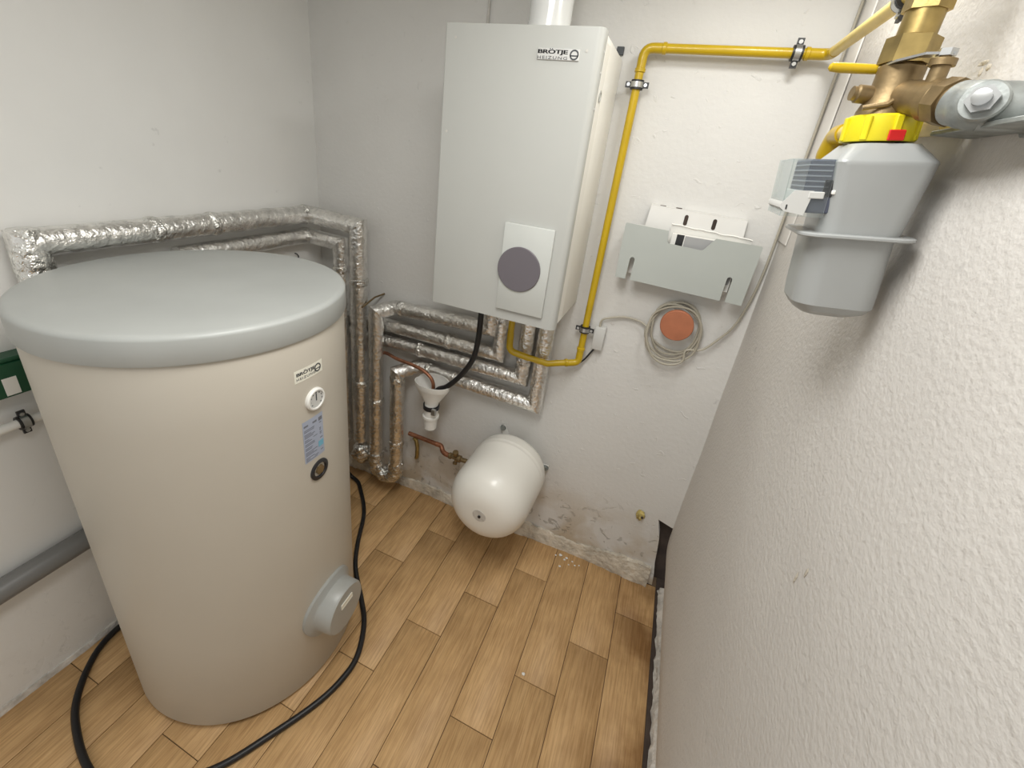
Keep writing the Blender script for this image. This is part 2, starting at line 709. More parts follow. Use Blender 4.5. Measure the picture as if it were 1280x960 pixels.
# ------------------------------------------------------------------ the setting
# back wall with the broken-out notch in its right foot
bm = NB()
out = [(-.12, 0), (-.12, CEIL), (W + .12, CEIL), (W + .12, .385), (1.99, .385), (1.925, .405), (1.935, .37), (1.955, .30),
       (1.965, .22), (1.972, .15), (1.985, .08), (1.995, 0)]
add_prism(bm, [(x, 0, z) for x, z in out], (0, .06, 0))
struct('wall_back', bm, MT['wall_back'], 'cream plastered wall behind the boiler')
struct('wall_back_core', add_box(NB(), (-.12, .061, -.02), (W + .12, .12, CEIL)), MT['dark'], 'masonry behind the broken plaster notch, its shade painted dark').name = 'trim_1'  # dark colour stands in for the shade inside the notch
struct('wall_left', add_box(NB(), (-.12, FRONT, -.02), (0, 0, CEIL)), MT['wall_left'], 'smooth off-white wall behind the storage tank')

# right wall: rough plaster, foot set back a little above the floor gap
bm = NB()
ny, nz = 64, 44
g = []
for j in range(nz + 1):
    z = (j / nz) ** 1.6 * CEIL
    row = []
    for i in range(ny + 1):
        y = FRONT * (i / ny) ** 1.2
        off = .078 * max(0, 1 - z / .32) ** 1.6
        off += .0035 * noise.noise(V((y * 3, z * 3, 1)))
        row.append(bm.verts.new((W + max(-.002, off), y, z)))
    g.append(row)
for j in range(nz):
    for i in range(ny):
        bm.faces.new((g[j][i], g[j][i + 1], g[j + 1][i + 1], g[j + 1][i]))
bo = g[0] + [r[-1] for r in g[1:]] + g[-1][-2::-1] + [r[0] for r in g[-2:0:-1]]
bk = [bm.verts.new((W + .14, v.co.y, v.co.z)) for v in bo]
for k in range(len(bo)):
    k2 = (k + 1) % len(bo)
    bm.faces.new((bo[k], bk[k], bk[k2], bo[k2]))
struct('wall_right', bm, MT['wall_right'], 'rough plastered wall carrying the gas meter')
struct('ceiling', add_box(NB(), (-.12, FRONT, CEIL), (W + .14, .12, CEIL + .1)), MT['ceiling'], 'white ceiling')

# floor slab with separate wood-look tiles in a one-third offset
slab = struct('floor', add_box(NB(), (0, FRONT, -.06), (W + .09, .06, -.006)), MT['grout'], 'floor of wood-look tiles with dark joints')
TW, TL, GAP = .1678, .6735, .0022
cache = {}
def tile_mesh(wd, ln):
    k = (round(wd, 3), round(ln, 3))
    if k not in cache:
        b = add_box(NB(), (-wd / 2, -ln / 2, -.006), (wd / 2, ln / 2, 0), .0012, 1)
        cache[k] = finish(b, 60)
    return cache[k]
for c in range(12):
    x1 = 2.014 - (11 - c) * TW
    x0 = x1 - TW
    if c == 0:
        x0 = .001
    off = -.2275 - ((8 - c) % 3) * (TL / 3)
    y = off + TL * 2
    while y > FRONT:
        ya, yb = min(y, -.004), max(y - TL, FRONT + .002)
        if ya - yb > .03:
            o = obj('floor_tile', tile_mesh(x1 - x0 - GAP, ya - yb - GAP), MT['tile'], slab)
            o.location = ((x0 + x1) / 2, (ya + yb) / 2, R.uniform(-.0006, .0006))
            o.rotation_euler.x = R.uniform(-.0008, .0008)
        y -= TL
# gap along the right edge of the tiles, its shade painted as a strip
struct('trim_2', add_box(NB(), (2.0155, FRONT, -.006), (2.070, .058, -.002)), MT['dark'], 'open joint between tiles and right wall, its shade painted dark')


def rough_strip(axis, a, b, n, depth_fn, h_fn, m, place, seed):
    """irregular mortar fillet: cross-section wall-foot, built along one axis"""
    bm = NB()
    rings = []
    for i in range(n + 1):
        t = a + (b - a) * i / n
        h, d = h_fn(t), depth_fn(t)
        prof = [(.0, h), (d * .55, h * .96), (d * .85, h * .62), (d, h * .25), (d * 1.05, 0.0), (0, 0)]
        ring = []
        for k, (dd, hh) in enumerate(prof):
            nn = noise.noise(V((t * 26, k * 3.1, seed))) * .22 + noise.noise(V((t * 70, k * 2.7, seed + 5))) * .14
            if 0 < k < 5:
                dd *= 1 + nn
            if k < 4:
                hh *= 1 + nn * .8
            ring.append(bm.verts.new(place(t, max(0, dd), max(0, hh))))
        rings.append(ring)
    for p, q in zip(rings, rings[1:]):
        for k in range(6):
            bm.faces.new((p[k], p[(k + 1) % 6], q[(k + 1) % 6], q[k]))
    bm.faces.new(rings[0])
    bm.faces.new(rings[-1])
    return bm


bm = rough_strip('x', .03, 1.965, 150, lambda t: .022 + .008 * math.sin(t * 7), lambda t: .055 + .06 * max(0, (t - 1.0)) + .012 * math.sin(t * 11),
                 None, lambda t, d, h: V((t, -.0005 - d, h)), 1)
struct('baseboard_back', bm, MT['mortar'], 'crumbling mortar fillet along the foot of the back wall', ang=20)
bm = rough_strip('y', -.03, -2.0, 120, lambda t: .008 + .003 * math.sin(t * 9), lambda t: .035 + .012 * math.sin(t * 6),
                 None, lambda t, d, h: V((.0005 + d, t, h)), 3)
struct('baseboard_left', bm, MT['mortar_l'], 'thin chalky mortar line along the foot of the left wall', ang=20)
bm = rough_strip('y', -.02, -2.2, 120, lambda t: .046 + .006 * math.sin(t * 5.0 + 1), lambda t: .040 + .010 * math.sin(t * 8),
                 None, lambda t, d, h: V((2.076 - d, t, h)), 8)
struct('baseboard_right', bm, MT['mortar_l'], 'ragged plaster edge along the foot of the right wall', ang=20)
# small chips and scuffs in the right wall's plaster
WR = bpy.data.objects['wall_right']
for i, (y, z, h, v) in enumerate(((-.826, 2.081, .014, .003), (-.846, 2.072, .006, .004), (-.830, 2.069, .004, .006), (-1.033, 1.277, .003, .012), (-1.052, 1.311, .003, .010))):
    bm = NB()
    r_ = bmesh.ops.create_icosphere(bm, subdivisions=2, radius=1)
    for q in r_['verts']:
        k = 1 + .5 * noise.noise(q.co * 2 + V((i * 5, 0, 0)))
        q.co = V((W - .0005 + q.co.x * .0012, y + q.co.y * h * k, z + q.co.z * v * k))
    obj('plaster_chip', bm, MT['mortar'], WR)
# painted-over duct running down the right corner
struct('trim_3', add_box(NB(), (W - .0055, -.122, 1.72), (W - .0006, -.004, CEIL - .001), .002), MT['cast'], 'slim painted strip down the right-hand corner')


# ------------------------------------------------------------------ storage tank
TX, TY, TR = .456, -.942, .379
tank = thing('storage_tank', (TX, TY, 0), 'tall cream hot water storage tank with a grey lid standing on the tiles', 'water tank')
bm = NB()
add_lathe(bm, [(0.012, 0), (.012, TR - .012), (.016, TR - .004), (.028, TR), (.4, TR), (.8, TR), (1.2, TR), (1.40, TR), (1.41, TR - .004), (1.41, 0)], (TX, TY, 0), (0, 0, 1), 128)
obj('jacket', bm, MT['tank'], tank, 30)
bm = NB()
add_lathe(bm, [(0, 0), (0, TR - .05), (.014, TR - .045), (.014, 0)], (TX, TY, 0), (0, 0, 1), 64)
obj('plinth', bm, MT['black_plastic'], tank)
bm = NB()
LR = TR + .007
prof = [(1.386, TR + .001), (1.386, LR - .002), (1.389, LR), (1.445, LR)]
for k in range(1, 9):
    a = k / 8 * PI / 2
    prof.append((1.445 + .013 * math.sin(a), LR - .016 * (1 - math.cos(a))))
prof += [(1.4585, LR - .06), (1.4588, LR * .5), (1.459, 0)]
add_lathe(bm, prof, (TX, TY, 0), (0, 0, 1), 128)
obj('lid', bm, MT['lid'], tank, 40)


def tank_map(z0, lift=.0008, a0=0.0, rot=0.0):
    def fn(q):
        x = q.x * math.cos(rot) - q.y * math.sin(rot)
        y = q.x * math.sin(rot) + q.y * math.cos(rot)
        a = a0 + x / TR
        r = TR + lift + q.z
        return V((TX + r * math.cos(a), TY + r * math.sin(a), z0 + y))
    return fn


def grid2d(x0, y0, x1, y1, nx=10, z=.0004):
    bm = NB()
    top = [[bm.verts.new((x0 + (x1 - x0) * i / nx, y, z)) for i in range(nx + 1)] for y in (y0, y1)]
    bot = [[bm.verts.new((x0 + (x1 - x0) * i / nx, y, 0)) for i in range(nx + 1)] for y in (y0, y1)]
    for i in range(nx):
        bm.faces.new((top[0][i], top[0][i + 1], top[1][i + 1], top[1][i]))
        bm.faces.new((bot[0][i], bot[1][i], bot[1][i + 1], bot[0][i + 1]))
        for r in (0, 1):
            bm.faces.new((top[r][i], bot[r][i], bot[r][i + 1], top[r][i + 1]))
    for i in (0, nx):
        bm.faces.new((top[0][i], top[1][i], bot[1][i], bot[0][i]))
    return bm


st = obj('badge', mapped(grid2d(-.049, -.0185, .049, .0185), tank_map(1.284, .0004)), MT['sticker'], tank)
st['label'] = 'cream maker badge sticker with dark lettering'
lg = logo_bms(.086, .027)
for v in lg.verts:
    v.co.x -= .043
    v.co.y -= .0135
obj('lettering', mapped(lg, tank_map(1.284, .001)), MT['ink'], st)
rl = obj('rating_label', mapped(grid2d(-.038, -.072, .038, .072), tank_map(1.063, .0004)), MT['label'], tank)
rl['label'] = 'blue-grey rating label with small print and a cyan square'
bars = [box2d(-.034, .052, .012, .058), box2d(.020, .048, .034, .060)]
yy = .040
while yy > -.064:
    n = R.randint(1, 3)
    for k in range(n):
        x0 = -.034
        x1 = x0 + R.uniform(.022, .046)
        bars.append(box2d(x0, yy, x1, yy + .0024))
        if R.random() < .5:
            bars.append(box2d(.022, yy, .022 + R.uniform(.004, .011), yy + .0024))
        yy -= .0052
    yy -= .004
obj('small_print', mapped(merge(bars), tank_map(1.063, .001)), MT['ink_soft'], rl)
obj('cyan_square', mapped(grid2d(.014, -.042, .034, -.022, 4), tank_map(1.063, .0012)), MT['cyan'], rl)

# thermometer
ax = V((1, .03, 0)).normalized()
tc0 = V((TX, TY, 1.192)) + ax * (TR - .003)
bm = NB()
add_lathe(bm, [(0, .034), (.009, .034), (.013, .031), (.013, .027), (.009, .026), (.009, 0)], tc0, ax, 36)
th = obj('thermometer', bm, MT['white'], tank)
th['label'] = 'round white dial thermometer'
bm = NB()
add_lathe(bm, [(.0095, 0), (.0095, .0255), (.0100, .0255), (.0100, 0)], tc0, ax, 30)
obj('dial_face', bm, MT['box_grey'], th)
u = V((0, 1, 0))
bms = []
for k in range(9):
    a = math.radians(-40 + k * 32.5)
    cx, cy = .021 * math.cos(a), .021 * math.sin(a)
    bms.append(box2d(cx - .0018, cy - .0018, cx + .0018, cy + .0018))
bms.append(box2d(-.0018, -.004, .0018, .018))
obj('dial_marks', mapped(merge(bms), lambda q: tc0 + ax * (.0102 + q.z) + u * q.x + V((0, 0, q.y))), MT['ink'], th)
# immersion knob below the label
kc = V((TX, TY, .939)) + ax * (TR - .004)
bm = NB()
add_lathe(bm, [(0, .035), (.007, .035), (.009, .032), (.009, .024), (.003, .022), (.003, 0)], kc, ax, 32)
kn = obj('sensor_bush', bm, MT['black_plastic'], tank)
kn['label'] = 'round dark bush with a bronze plug'
bm = NB()
add_hex(bm, kc + ax * .003, ax, .016, .007)
obj('bush_plug', bm, MT['bronze'], kn)

# flange cover at the foot
fa = math.radians(3)
fx = V((math.cos(fa), math.sin(fa), 0))
fc = V((TX, TY, .325)) + fx * (TR - .03)
bm = NB()
FRO = .118
n = 64
s = V((-fx.y, fx.x, 0))
rings = []
for k in range(n):
    a = 2 * PI * k / n
    c, sn = math.cos(a), math.sin(a)
    col = []
    for (rr, lift, flat) in ((FRO, -.001, 0), (FRO, .010, 0), (FRO - .008, .014, 0), (.098, .017, 0), (.093, .026, .25), (.091, .085, 1), (.086, .092, 1), (.0, .094, 1)):
        yy, zz = rr * c, rr * sn
        # the base ring hugs the curved jacket, the cap is flat
        sag = (TR ** 2 - yy ** 2) ** .5 - TR
        col.append(V((TX, TY, .325)) + fx * (TR + sag * (1 - flat) + lift - (.022 * flat if flat else 0)) + s * yy + V((0, 0, zz)))
    rings.append(col)
vs = [[bm.verts.new(p) for p in col[:-1]] for col in rings]
ctr = bm.verts.new(rings[0][-1])
for k in range(n):
    a, b = vs[k], vs[(k + 1) % n]
    for i in range(6):
        bm.faces.new((a[i], b[i], b[i + 1], a[i + 1]))
    bm.faces.new((a[6], b[6], ctr))
fl = obj('flange_cover', bm, MT['flange'], tank, 40)
fl['label'] = 'round grey cover cap over the inspection flange'
pc = V((TX, TY, .325)) + fx * (TR + .0723)
bm = add_box(NB(), (-.030, -.011, 0), (.030, .011, .0012), .002, 1)
obj('cover_tab', mapped(bm, lambda q: pc + s * (q.x) + V((0, 0, .038 + q.y)) + fx * q.z), MT['sticker'], fl)


# ------------------------------------------------------------------ boiler
BX0, BX1, BZ0, BZ1, BY = .8793, 1.3593, 1.3448, 2.2211, -.3764
boil = thing('wall_boiler', (1.119, 0, BZ0), 'white enamelled wall-hung gas boiler above the foil-wrapped pipes', 'boiler')
obj('casing', add_box(NB(), (BX0 + .004, -.330, BZ0 + .004), (BX1 - .005, -.002, BZ1 - .002), .004, 2), MT['boiler_lit'], boil)
bm = NB()
prof = []
r = .020
x0, x1, yf, yb = BX0, BX1, BY, -.333
def arc(cx, cy, a0, a1, n=6, rr=r):
    return [(cx + rr * math.cos(a0 + (a1 - a0) * k / n), cy + rr * math.sin(a0 + (a1 - a0) * k / n)) for k in range(n + 1)]
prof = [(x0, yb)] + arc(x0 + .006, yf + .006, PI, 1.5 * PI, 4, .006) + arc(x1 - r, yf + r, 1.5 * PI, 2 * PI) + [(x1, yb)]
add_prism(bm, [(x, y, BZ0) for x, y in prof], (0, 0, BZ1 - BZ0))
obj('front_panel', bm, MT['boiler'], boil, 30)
# side flange strip and sunken catch
obj('side_seam', add_box(NB(), (BX1 - .0052, -.318, BZ0 + .01), (BX1 - .0022, -.262, BZ1 - .02), .001, 1), MT['boiler_lit'], boil)
bm = NB()
add_lathe(bm, [(0, .016), (.003, .016), (.003, .011), (.001, .010), (.001, 0)], (BX1 - .0030, -.29, 2.07), (1, 0, 0), 24)
obj('side_catch', bm, MT['boiler'], boil)
for z in (2.17, 2.12, 2.03):
    bm = NB()
    add_lathe(bm, [(0, .004), (.0015, .004), (.002, 0)], (BX1 - .0002, -.345, z), (1, 0, 0), 12)
    obj('rivet', bm, MT['box_grey'], boil)
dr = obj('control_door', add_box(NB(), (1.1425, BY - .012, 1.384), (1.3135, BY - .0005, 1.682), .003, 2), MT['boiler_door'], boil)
bm = NB()
add_lathe(bm, [(0, .0755), (.004, .0755), (.006, .0735), (.006, 0)], (1.211, BY - .0122, 1.536), (0, -1, 0), 56)
d = obj('dial_disc', bm, MT['disc'], dr)
d['label'] = 'round smoked-grey disc over the controls'
bd = obj('badge', add_box(NB(), (1.178, BY - .0035, 2.139), (1.3, BY - .0002, 2.168), .0015, 1), MT['badge'], boil)
bd['label'] = 'silver maker badge with dark lettering'
lg = logo_bms(.118, .027)
obj('lettering', mapped(lg, lambda q: V((1.180 + q.x, BY - .0037 - q.z, 2.140 + q.y))), MT['ink'], bd)
for x, z in ((.915, 2.185), (1.318, 2.165), (.902, 1.93)):
    bm = NB()
    add_lathe(bm, [(0, .004), (.0006, .004), (.0008, 0)], (x, BY - .0001, z), (0, -1, 0), 12)
    obj('speck', bm, MT['cap'], boil)
obj('mounting_rail', add_box(NB(), (BX1 - .03, -.012, 2.232), (BX1 - .006, -.0012, 2.256), .001, 1), MT['ink'], boil)

flue = thing('flue_pipe', (1.135, -.175, BZ1), 'glossy white flue pipe rising from the top of the boiler', 'flue pipe')
bm = NB()
add_lathe(bm, [(0, .0685), (.05, .0685), (.05, .0665), (CEIL - BZ1 - .001, .0665)], (1.135, -.175, BZ1 - .001), (0, 0, 1), 56, closed=True)
obj('flue_tube', bm, MT['flue'], flue)
bm = NB()
add_lathe(bm, [(0, .067), (0, .078), (.012, .078), (.014, .069), (.014, .067)], (1.135, -.175, BZ1 - .0015), (0, 0, 1), 56)
obj('collar', bm, MT['flue'], flue)
bm = add_tube(NB(), [(.842, -.006, 2.18), (.842, -.006, CEIL - .001)], .005, 10)
tag(obj('wall_cable', bm, MT['cap']), 'thin dark cable running up the back wall behind the left top edge of the boiler', 'cable')


# ------------------------------------------------------------------ foil-wrapped pipes
def foil_run(name, pts, r, label, joints=(), base=None, group=None):
    t = thing(name, base or pts[-1], label, 'pipe', group)
    for b in mitre_legs(pts, r):
        obj('pipe_section', b, MT['foil'], t, 60)
    for p, d in joints:                # taped seams
        bm = NB()
        d = V(d).normalized()
        path = [V(p) + d * q for q in (-.016, -.008, 0, .008, .016)]
        add_tube(bm, path, [r + .0016, r + .0036, r + .0042, r + .0036, r + .0016], 22, True, .004)
        obj('foil_band', bm, MT['foil_crumple'], t, 60)
    return t


A = [(.052, -1.118, 1.16), (.052, -1.118, 1.518), (.052, -.13, 1.518), (.343, -.13, 1.508), (.335, -.13, .335)]
tA = foil_run('insulated_pipe', A, .040, 'foil-wrapped pipe running highest along the left wall and down beside the tank', base=(.335, -.13, .25),
              joints=[((.052, -.80, 1.518), (0, 1, 0)), ((.052, -.60, 1.518), (0, 1, 0)), ((.343, -.13, 1.25), (0, 0, 1)), ((.340, -.13, .70), (0, 0, 1)), ((.052, -.148, 1.518), (0, 1, 0))])
bm = NB()
add_tube(bm, [(.052, -1.118, z) for z in (1.30, 1.34, 1.40, 1.46, 1.50, 1.535, 1.557)], [.040, .041, .041, .0415, .041, .039, .030], 26, True, .006)
obj('foil_elbow', bm, MT['foil_crumple'], tA, 60)
bm = add_crumple(NB(), (.340, -.135, .250), .050, .050, .066, .22, 4, 14, 2)
obj('foil_elbow', bm, MT['foil_crumple'], tA, 60)
B = [(.047, -.74, 1.418), (.047, -.13, 1.418), (.240, -.13, 1.412), (.234, -.13, .30)]
foil_run('insulated_pipe', B, .035, 'foil-wrapped pipe second from the top in the left corner, ending behind the tank lid', base=(.234, -.13, .30),
         joints=[((.047, -.150, 1.418), (0, 1, 0)), ((.2385, -.13, 1.29), (0, 0, 1))])
# pipes under the boiler; one run drops from the top horizontal, through the U-bend and up into the lowest horizontal
C = [(.437, -.13, .27), (.441, -.13, 1.120), (.490, -.046, 1.130), (.998, -.046, 1.152), (.998, -.046, BZ0 + .002)]
tC = foil_run('insulated_pipe', C, .036, 'foil-wrapped pipe with a U-bend near the floor, joining topmost and lowest horizontal runs', base=(.50, -.13, .155),
              joints=[((.53, -.046, 1.1317), (1, 0, 0.04)), ((.439, -.13, .62), (0, 0, 1)), ((.568, -.13, .79), (0, 0, 1)), ((.70, -.046, .8465), (1, 0, 0)), ((.568, -.13, .40), (0, 0, 1))])
D = [(.568, -.13, .22), (.568, -.13, .828), (.640, -.046, .848), (1.262, -.046, .832), (1.262, -.046, BZ0 + .002)]
for b in mitre_legs(D, .036):
    obj('pipe_section', b, MT['foil'], tC, 60)
bm = NB()
cp = [(.437, -.13, .285), (.438, -.13, .235), (.455, -.13, .180), (.502, -.13, .155), (.550, -.13, .175), (.567, -.13, .225), (.568, -.13, .27)]
add_tube(bm, smooth_path(cp, 6), .041, 24, True, .010)
obj('foil_elbow', bm, MT['foil_crumple'], tC, 60)
H2 = [(.10, -.046, 1.022), (1.057, -.046, 1.036), (1.057, -.046, BZ0 + .002)]
foil_run('insulated_pipe', H2, .035, 'foil-wrapped pipe, second horizontal run from the top below the boiler', base=(1.057, -.046, 1.036),
         joints=[((.80, -.046, 1.0322), (1, 0, 0)), ((1.057, -.046, 1.21), (0, 0, 1))])
H3 = [(.10, -.046, .936), (1.180, -.046, .952), (1.180, -.046, BZ0 + .002)]
foil_run('insulated_pipe', H3, .035, 'foil-wrapped pipe, third horizontal run from the top below the boiler', base=(1.180, -.046, .952),
         joints=[((.645, -.046, .944), (1, 0, 0)), ((1.18, -.046, 1.04), (0, 0, 1))])

# ------------------------------------------------------------------ condensate funnel, hose, copper pipes
fn = thing('drain_funnel', (.783, -.004, .60), 'white oval drain funnel clamped to the wall under the pipes', 'funnel')
bm = NB()
def oval(z, a, b, cx, cy, n=40):
    return [V((cx + a * math.cos(2 * PI * k / n), cy + b * math.sin(2 * PI * k / n), z)) for k in range(n)]
fcx, fcy = .782, -.160
rs = [oval(.738, .034, .032, .785, fcy), oval(.750, .036, .033, .785, fcy), oval(.822, .084, .054, fcx, fcy), oval(.828, .088, .057, fcx, fcy), oval(.852, .090, .058, fcx, fcy),
      oval(.852, .085, .053, fcx, fcy), oval(.826, .080, .049, fcx, fcy), oval(.752, .030, .028, .785, fcy)]
vv = [[bm.verts.new(p) for p in q] for q in rs]
for a, b in zip(vv, vv[1:]):
    for k in range(40):
        bm.faces.new((a[k], a[(k + 1) % 40], b[(k + 1) % 40], b[k]))
bm.faces.new(vv[-1])
obj('cone', bm, MT['white'], fn)
# raised splash lip at the back of the oval
bm = NB()
n = 14
a = [[], [], [], []]
for k in range(n + 1):
    t = PI * (.10 + .80 * k / n)
    lift = .020 * math.sin(PI * k / n) ** .5
    for j, (ra, rb, dz) in enumerate(((.090, .058, 0), (.090, .058, lift), (.085, .053, lift), (.085, .053, 0))):
        a[j].append(bm.verts.new((fcx + ra * math.cos(t), fcy + rb * math.sin(t), .8515 + dz)))
for j in range(4):
    for k in range(n):
        bm.faces.new((a[j][k], a[j][k + 1], a[(j + 1) % 4][k + 1], a[(j + 1) % 4][k]))
for k in (0, n):
    bm.faces.new([a[j][k] for j in range(4)])
obj('splash_lip', bm, MT['white'], fn)
bm = NB()
add_lathe(bm, [(0, .028), (0, .031), (.055, .033), (.060, .040), (.072, .040), (.075, .034), (.140, .033)], (.784, fcy, .600), (0, 0, 1), 28, closed=True)
obj('spout', bm, MT['white'], fn)
bm = NB()
add_lathe(bm, [(0, .035), (0, .0395), (.022, .0395), (.022, .035)], (.784, fcy, .712), (0, 0, 1), 28)
cl = obj('pipe_clamp', bm, MT['black_plastic'], fn)
bm = NB()
add_box(bm, (.808, fcy - .046, .704), (.830, fcy - .030, .736), .002, 1)
obj('clamp_screw', bm, MT['zinc'], cl)
bm = add_tube(NB(), [(.784, fcy + .036, .724), (.784, -.003, .724)], .006, 10)
obj('wall_stud', bm, MT['zinc'], fn)

bm = add_tube(NB(), smooth_path([(.990, -.150, BZ0 + .002), (.992, -.150, 1.24), (.990, -.150, 1.13), (.974, -.150, 1.03), (.925, -.153, .935), (.862, -.158, .858), (.820, -.160, .830), (.795, -.160, .800)], 10), .0125, 14)
tag(obj('condensate_hose', bm, MT['black']), 'black rubber hose hanging from the boiler into the white funnel', 'hose')
bm = add_tube(NB(), smooth_path([(.40, -.064, .872), (.474, -.086, .888), (.56, -.132, .904), (.647, -.150, .909), (.715, -.156, .903), (.765, -.158, .880), (.785, -.158, .850), (.788, -.158, .815)], 8), .0085, 12)
tag(obj('overflow_pipe', bm, MT['copper']), 'thin brown copper pipe bending down into the white funnel', 'pipe')

cpx = thing('copper_feed_pipe', (.78, -.06, .423), 'copper pipe with a small valve feeding the white expansion vessel', 'pipe')
bm = add_tube(NB(), [(.600, -.06, .428), (.775, -.06, .424)], .0115, 14)
obj('pipe_section', bm, MT['copper'], cpx)
bm = NB()
add_tube(bm, smooth_path([(.770, -.06, .424), (.800, -.06, .422), (.820, -.075, .408), (.845, -.085, .404), (.875, -.085, .404)], 6), .013, 14)
obj('bent_section', bm, MT['copper'], cpx)
bm = NB()
add_lathe(bm, [(0, .012), (.004, .017), (.016, .017), (.02, .012), (.05, .013), (.054, .019), (.07, .019), (.074, .012), (.130, .012)], (.862, -.085, .404), (1, 0, .02), 16, closed=True)
vb = obj('valve_body', bm, MT['bronze'], cpx)
bm = NB()
add_lathe(bm, [(0, .007), (.028, .007), (.028, .015), (.046, .015), (.048, 0)], (.905, -.085, .404), (0, -.25, 1), 16, closed=True)
obj('valve_cap', bm, MT['bronze'], vb)
bm = NB()
add_lathe(bm, [(0, .007), (.024, .007), (.024, .012), (.034, .012), (.036, 0)], (.905, -.085, .404), (0, -.25, -1), 16, closed=True)
obj('drain_nib', bm, MT['bronze'], vb)
bm = add_tube(NB(), smooth_path([(.615, -.028, .385), (.635, -.035, .372), (.648, -.045, .330), (.650, -.048, .285), (.640, -.040, .262)], 6), .011, 12, True, .003)
tag(obj('pipe_stub', bm, MT['brass']), 'short bent brass stub low on the wall right of the U-bend', 'pipe')

# ------------------------------------------------------------------ expansion vessel
VX, VZ, VR, VYB, VYF = 1.201, .475, .183, -.034, -.337
ev = thing('expansion_vessel', (VX, VYB, VZ), 'white drum-shaped expansion vessel screwed to the back wall', 'vessel')
axv = V((-.028, -1, -.044)).normalized()
o = V((VX, VYB, VZ))
bm = NB()
prof = [(.0, 0), (.0, VR * .72), (.012, VR * .85), (.03, VR * .95), (.055, VR)]
for q in (.085, .11):
    prof += [(q - .004, VR), (q - .001, VR * 1.006), (q + .003, VR * 1.006), (q + .006, VR)]
prof += [(.2, VR)]
for k in range(0, 11):
    t = k / 10 * PI / 2
    prof.append((.270 + .131 * math.sin(t) ** 1.0, VR * max(0.0, math.cos(t)) ** .62 if k < 10 else 0))
add_lathe(bm, prof, o, axv, 72)
obj('shell', bm, MT['vessel'], ev, 30)
bm = NB()
add_lathe(bm, [(.390, .035), (.398, .035), (.402, .030), (.402, 0)], o + V((0.004, 0, .008)), axv, 36)
vc = obj('valve_cover', bm, MT['cap'], ev)
bm = NB()
add_lathe(bm, [(.400, .0065), (.406, .0065), (.406, 0)], o + V((0.006, 0, .006)), axv, 16)
obj('valve_hole', bm, MT['black'], vc)
br = obj('wall_bracket', add_box(NB(), (1.09, -.032, .40), (1.30, -.002, .55), .006, 2), MT['white_metal'], ev)
for (sx, sz) in ((1.115, .628), (1.363, .479)):
    bm = NB()
    d = (V((sx, -.006, sz)) - V((VX, -.006, VZ))).normalized()
    p1 = V((sx, -.006, sz)) + d * .012
    p0 = V((VX, -.006, VZ)) + d * .10
    s2 = V((-d.z, 0, d.x)) * .016
    add_prism(bm, [p0 + s2, p1 + s2, p1 - s2, p0 - s2], (0, -.004, 0))
    e = obj('bracket_ear', bm, MT['white_metal'], ev)
    bm = NB()
    add_hex(bm, (sx, -.010, sz), (0, -1, 0), .0115, .012)
    add_lathe(bm, [(0, .015), (.002, .015), (.002, 0)], (sx, -.010, sz), (0, -1, 0), 18)
    obj('screw_head', bm, MT['galv'], e)

# ------------------------------------------------------------------ yellow gas pipe
def pipe_clip(name, p, axis, r, label, depth, side):
    """rubber-lined two-screw clip round a pipe at p"""
    p = V(p)
    axis = V(axis).normalized()
    t = thing(name, p, label, 'pipe clip')
    bm = NB()
    add_lathe(bm, [(-.014, r + .001), (-.014, r + .007), (.014, r + .007), (.014, r + .001)], p, axis, 24)
    obj('rubber_lining', bm, MT['black'], t)
    bm = NB()
    add_lathe(bm, [(-.008, r + .005), (-.008, r + .0085), (.008, r + .0085), (.008, r + .005)], p, axis, 24)
    s = V(side).normalized()
    q = axis.cross(s).normalized()
    obj('steel_band', bm, MT['zinc'], t)
    for sg in (1, -1):
        bm = NB()
        c = p + s * sg * (r + .014)
        pts = [c + s * .010 * a + axis * .009 * b for a, b in ((-1, -1), (1, -1), (1, 1), (-1, 1))]
        add_prism(bm, [k - q * .003 for k in pts], q * .006)
        obj('clip_ear', bm, MT['black_plastic'], t)
    for sg in (1, -1):
        bm = NB()
        add_lathe(bm, [(-.007, 0), (-.007, .0055), (.007, .0055), (.007, 0)], p + s * sg * (r + .014), q, 12)
        obj('screw', bm, MT['zinc'], t)
    d = V(depth)
    bm = add_tube(NB(), [p + d.normalized() * (r + .006), p + d], .004, 8)
    obj('wall_stud', bm, MT['zinc'], t)
    return t


GR = .0138
GY = -.042
gas = thing('gas_pipe', (1.412, GY, 1.08), 'yellow gas pipe running from the meter over to the boiler', 'gas pipe')
GXV = 1.424
KX = W - .052
pts = [(KX, -1.10, 2.215), (KX, GY - .035, 2.249)]
obj('pipe_section', add_tube(NB(), pts, GR, 18), MT['yellow_pale'], gas)
obj('bend', add_tube(NB(), fillet([(KX, GY - .055, 2.248), (KX, GY, 2.25), (KX - .055, GY, 2.25)], .026), GR + .001, 18), MT['yellow'], gas)
obj('pipe_section', add_tube(NB(), [(KX - .04, GY, 2.25), (GXV + .04, GY, 2.249)], GR, 18), MT['yellow'], gas)
obj('bend', add_tube(NB(), fillet([(GXV + .060, GY, 2.249), (GXV, GY, 2.249), (GXV, GY, 2.188)], .036), GR + .001, 18), MT['yellow'], gas)
obj('pipe_section', add_tube(NB(), [(GXV, GY, 2.20), (1.4185, GY, 1.14)], GR, 18), MT['yellow'], gas)
obj('bend', add_tube(NB(), fillet([(1.4185, GY, 1.165), (1.4185, GY, 1.100), (1.375, -.062, 1.092)], .024), GR + .001, 18), MT['yellow'], gas)
obj('pipe_section', add_tube(NB(), [(1.395, -.050, 1.096), (1.30, -.105, 1.085), (1.20, -.116, 1.095)], GR, 18), MT['yellow'], gas)
